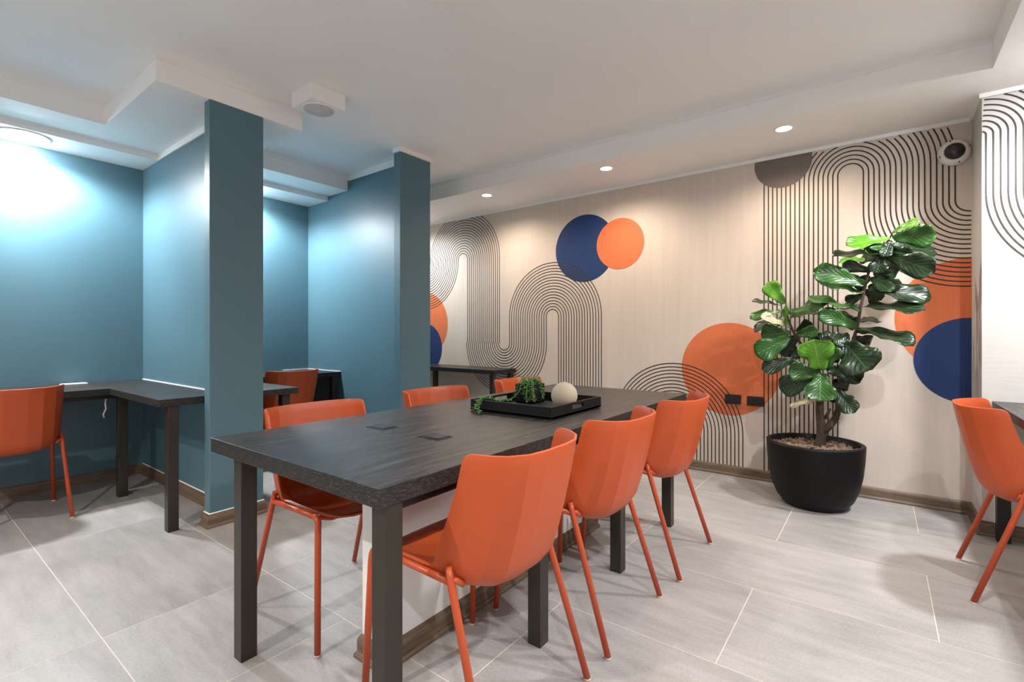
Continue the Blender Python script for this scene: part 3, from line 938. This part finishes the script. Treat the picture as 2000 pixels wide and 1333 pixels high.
# base (u, v), tip (u, v), visible width, distance offset at base and tip, tone
LEAVES = [
    # left stem
    (1532, 594, 1497, 552, 36, -.04, -.05, 'leaf_young', 1), (1525, 597, 1471, 584, 7, -.03, -.10, 'leaf', 1), (1532, 608, 1466, 615, 18, -.06, -.16, 'leaf_mid', 1),
    (1533, 637, 1492, 614, 16, -.07, -.18, 'leaf_pale', 1), (1530, 634, 1470, 638, 26, -.02, .06, 'leaf', 1), (1539, 614, 1617, 586, 22, -.05, -.12, 'leaf_mid', 1),
    (1543, 622, 1597, 604, 14, -.02, .08, 'leaf', 1), (1535, 634, 1535, 597, 10, -.06, -.08, 'leaf_young', 1), (1545, 660, 1477, 692, 48, -.07, -.16, 'leaf_mid', 1),
    (1543, 650, 1486, 655, 44, -.03, -.05, 'leaf_mid', 1), (1556, 700, 1489, 722, 32, -.05, -.12, 'leaf', 1), (1553, 655, 1595, 646, 26, -.06, -.16, 'leaf_mid', 1),
    (1602, 722, 1590, 668, 62, -.10, -.20, 'leaf_young', 1), (1604, 724, 1622, 672, 48, -.07, -.12, 'leaf_mid', 1), (1602, 731, 1541, 724, 40, -.05, -.10, 'leaf_mid', 1),
    (1598, 736, 1522, 760, 46, -.04, -.06, 'leaf', 1), (1604, 731, 1601, 782, 56, -.10, -.18, 'leaf_mid', 1), (1614, 722, 1688, 732, 44, -.02, .0, 'leaf', 1),
    (1648, 668, 1694, 722, 72, -.05, -.14, 'leaf', 1), (1664, 660, 1704, 674, 34, .04, .12, 'leaf', 1), (1675, 672, 1710, 678, 9, .02, .1, 'leaf', 1),
    (1645, 672, 1598, 650, 24, .04, .12, 'leaf', 1), (1640, 700, 1690, 700, 40, .06, .14, 'leaf', 1), (1590, 700, 1640, 690, 36, .02, .06, 'leaf', 1),
    (1570, 680, 1600, 670, 30, -.01, .05, 'leaf', 1), (1552, 660, 1530, 700, 34, .0, .06, 'leaf', 1), (1640, 745, 1672, 722, 40, .03, .08, 'leaf', 1),
    # right stem
    (1675, 640, 1605, 611, 34, -.03, -.14, 'leaf_mid', 1), (1679, 608, 1581, 578, 14, -.02, -.12, 'leaf_mid', 1), (1676, 627, 1633, 617, 26, .02, .10, 'leaf', 1),
    (1674, 628, 1718, 623, 14, .0, .12, 'leaf', 1), (1742, 455, 1793, 430, 15, -.01, -.06, 'leaf_young', 1), (1738, 466, 1656, 473, 24, -.02, -.14, 'leaf_young', 1),
    (1742, 464, 1825, 460, 42, -.02, -.08, 'leaf_mid', 1), (1736, 480, 1833, 487, 24, .0, .08, 'leaf', 1), (1730, 495, 1627, 496, 11, .0, -.10, 'leaf', 1),
    (1690, 510, 1638, 505, 20, .02, .12, 'leaf_young', 1), (1731, 497, 1822, 530, 44, -.03, -.12, 'leaf', 1), (1703, 530, 1646, 517, 24, .0, -.04, 'leaf', 1),
    (1692, 556, 1594, 526, 40, -.03, -.14, 'leaf_mid', 1), (1687, 573, 1608, 548, 15, -.01, -.1, 'leaf_mid', 1), (1700, 543, 1740, 565, 22, -.04, -.14, 'leaf', 1),
    (1695, 564, 1820, 576, 36, -.01, -.02, 'leaf', 1), (1688, 600, 1806, 595, 22, -.01, -.08, 'leaf', 1), (1676, 640, 1788, 667, 24, -.02, -.10, 'leaf', 1),
    (1722, 498, 1712, 532, 32, -.04, -.08, 'leaf', 1), (1705, 520, 1760, 530, 36, .02, .08, 'leaf', 1), (1700, 540, 1665, 560, 34, .02, .08, 'leaf', 1),
    (1712, 505, 1680, 500, 30, .02, .08, 'leaf', 1), (1740, 470, 1725, 500, 24, -.03, -.08, 'leaf', 1), (1690, 565, 1720, 590, 30, .02, .1, 'leaf', 1),
    (1738, 480, 1700, 482, 16, -.02, -.1, 'leaf_mid', 1),
    # inner leaves filling the crown
    (1560, 660, 1520, 676, 40, .03, .08, 'leaf', 1), (1575, 690, 1540, 690, 36, .0, .04, 'leaf', 1), (1585, 690, 1612, 652, 34, .03, .08, 'leaf', 1),
    (1625, 700, 1652, 668, 42, -.01, -.04, 'leaf', 1), (1660, 655, 1630, 668, 32, -.04, -.12, 'leaf', 1), (1655, 690, 1700, 700, 44, .03, .10, 'leaf', 1),
    (1620, 735, 1570, 748, 36, .05, .10, 'leaf', 1), (1625, 745, 1660, 752, 30, .04, .08, 'leaf', 1), (1545, 640, 1520, 620, 22, -.02, .06, 'leaf_mid', 1),
    (1555, 648, 1585, 628, 22, .0, .06, 'leaf', 1), (1700, 548, 1650, 548, 26, .03, .08, 'leaf', 1), (1705, 530, 1740, 545, 30, .02, .08, 'leaf', 1),
    (1712, 512, 1762, 508, 30, .03, .08, 'leaf', 1), (1695, 560, 1760, 556, 26, .0, -.04, 'leaf', 1), (1690, 575, 1650, 590, 22, .03, .08, 'leaf', 1),
    (1728, 490, 1690, 486, 18, -.02, -.1, 'leaf_mid', 1), (1732, 488, 1780, 500, 30, -.02, -.06, 'leaf', 1), (1680, 620, 1650, 640, 26, .0, .06, 'leaf', 1),
    (1684, 600, 1640, 598, 14, .02, .08, 'leaf', 1), (1672, 650, 1720, 646, 16, .0, .08, 'leaf', 1), (1720, 500, 1745, 520, 34, -.02, -.04, 'leaf', 1),
    # low on the trunk
    (1632, 762, 1668, 806, 34, -.03, -.08, 'leaf', 1), (1640, 765, 1679, 792, 13, .0, .06, 'leaf_mid', 1), (1606, 780, 1542, 792, 12, -.05, -.08, 'leaf_pale', 1),
    (1632, 748, 1640, 790, 32, .02, .05, 'leaf', 1),
]
for i, (bu, bv_, tu, tv, wpx, d0, d1_, mt, _) in enumerate(LEAVES):
    b = at_depth(bu, bv_, dist(bu) + d0); t = at_depth(tu, tv, dist(tu) + d1_)
    d = t - b; L = d.length; d.normalize()
    view = (b + Vector((FX, FY, 0)) - Vector((0, 0, CAM_H))).normalized()
    nv = (-view - d * (-view).dot(d)).normalized()            # leaf facing the room
    nu_ = nv.cross(d).normalized()
    if nu_.z < 0: nu_ = -nu_
    Wv = wpx * PXM
    Wv *= 1.22
    Wd = max(Wv, L * .60, .08); Wd = min(Wd, max(Wv, .22))
    cth = min(1.0, Wv / Wd)
    sgn = 1
    nrm = (nv * cth + nu_ * math.sqrt(max(0, 1 - cth * cth))).normalized()
    me = leaf_mesh(L, Wd, .22, .06 + .10 * random.random(), .6, 50 + i)
    me.materials.append(M[mt])
    xax = d.cross(nrm).normalized()
    o = bpy.data.objects.new('leaf', me)
    link(o, fig)
    o.matrix_local = Matrix(((xax.x, d.x, nrm.x, b.x), (xax.y, d.y, nrm.y, b.y), (xax.z, d.z, nrm.z, b.z), (0, 0, 0, 1)))
    sd = o.modifiers.new('thickness', 'SOLIDIFY'); sd.thickness = .0012

# ------------------------------------------------------------------ small fixtures
sp = empty('ceiling_speaker', (1.715, 2.838, ZC))
tag(sp, 'white square speaker box on the ceiling beside the near column', 'speaker')
MB().box(-.115, .115, -.115, .115, -.10, 0).build('housing', M['white'], sp, .003)
MB().lathe([(.099, -.1), (.099, -.103), (.094, -.105), (.090, -.1035)], 40, cap0=False).build('bezel', M['white'], sp)
gr = MB().lathe([(.090, -.1036), (.090, -.1055), (.04, -.1065), (.001, -.107)], 40, cap0=False).build('grille', M['grille'], sp)
MB().box(-.008, .008, -.004, .004, -.109, -.1068).build('badge', M['plastic_white'], gr)

dc = empty('dome_camera', (XM, -.376, 2.29))
tag(dc, 'white round security camera with a smoked dome high on the mural wall', 'camera')
ry = Matrix.Rotation(-math.pi / 2, 4, 'Y')
def wall_lathe(prof, name, mat, parent, seg=40):
    o = MB().lathe(prof, seg).build(name, mat, parent)
    o.data.transform(ry)
    return o
wall_lathe([(.082, 0), (.082, .012), (.078, .026), (.066, .040), (.056, .045), (.053, .043)], 'housing', M['plastic_white'], dc)
wall_lathe([(.0525, .040), (.050, .052), (.042, .066), (.028, .077), (.012, .082), (.001, .083)], 'dome', M['dome'], dc)
for k in range(4):
    a = math.pi / 2 * k + .3
    o = MB().lathe([(.004, .032), (.004, .038)], 10, (.073 * math.cos(a), .073 * math.sin(a), 0)).build('screw', M['socket'], dc)
    o.data.transform(ry)

def wall_plate(y, z, label, sockets):
    t = empty('wall_socket', (XM - .0025, y, z))
    tag(t, label, 'socket')
    MB().box(-.012, 0, -.060, .060, -.037, .037).build('plate', M['socket'], t, .002)
    if sockets:
        for dy in (-.03, .026):
            MB().box(-.0135, -.0115, dy - .011, dy + .011, -.022, .020).build('outlet', M['socket_dark'], t, .001)
            for dz in (-.010, .008):
                pass
    else:
        MB().box(-.0132, -.0115, -.052, .052, -.029, .029).build('blank_cover', M['socket'], t, .001)
wall_plate(.937, .613, 'dark grey blank wall plate on the orange disc, left of the two', False)
wall_plate(.773, .610, 'dark grey double wall socket on the orange disc beside the plant pot', True)

tk = box('cable_trunking', XR - .014, XR - .001, -.525, -.508, .081, .716, M['plastic_white'])
tag(tk, 'thin white vertical cable trunking on the right wall by the desk leg', 'trunking')

pc = MB().tube([(.985, 4.26, ZD - TD - .002), (.978, 4.25, .69), (.972, 4.245, .655), (.978, 4.25, .62), (.962, 4.245, .585), (.968, 4.25, .56)], .0045, 8).build('power_cable', M['plastic_white'])
tag(pc, 'pale cable hanging under the corner of the left desk', 'cable')
so = empty('desk_socket', (.90, 4.72, ZD))
tag(so, 'flat white socket lid at the back of the left desk', 'socket')
MB().box(-.075, .075, -.03, .03, 0, .006).build('frame', M['plastic_white'], so, .002)
MB().box(-.068, .068, -.024, .024, .006, .0085).build('flap', M['plastic_white'], so, .001)
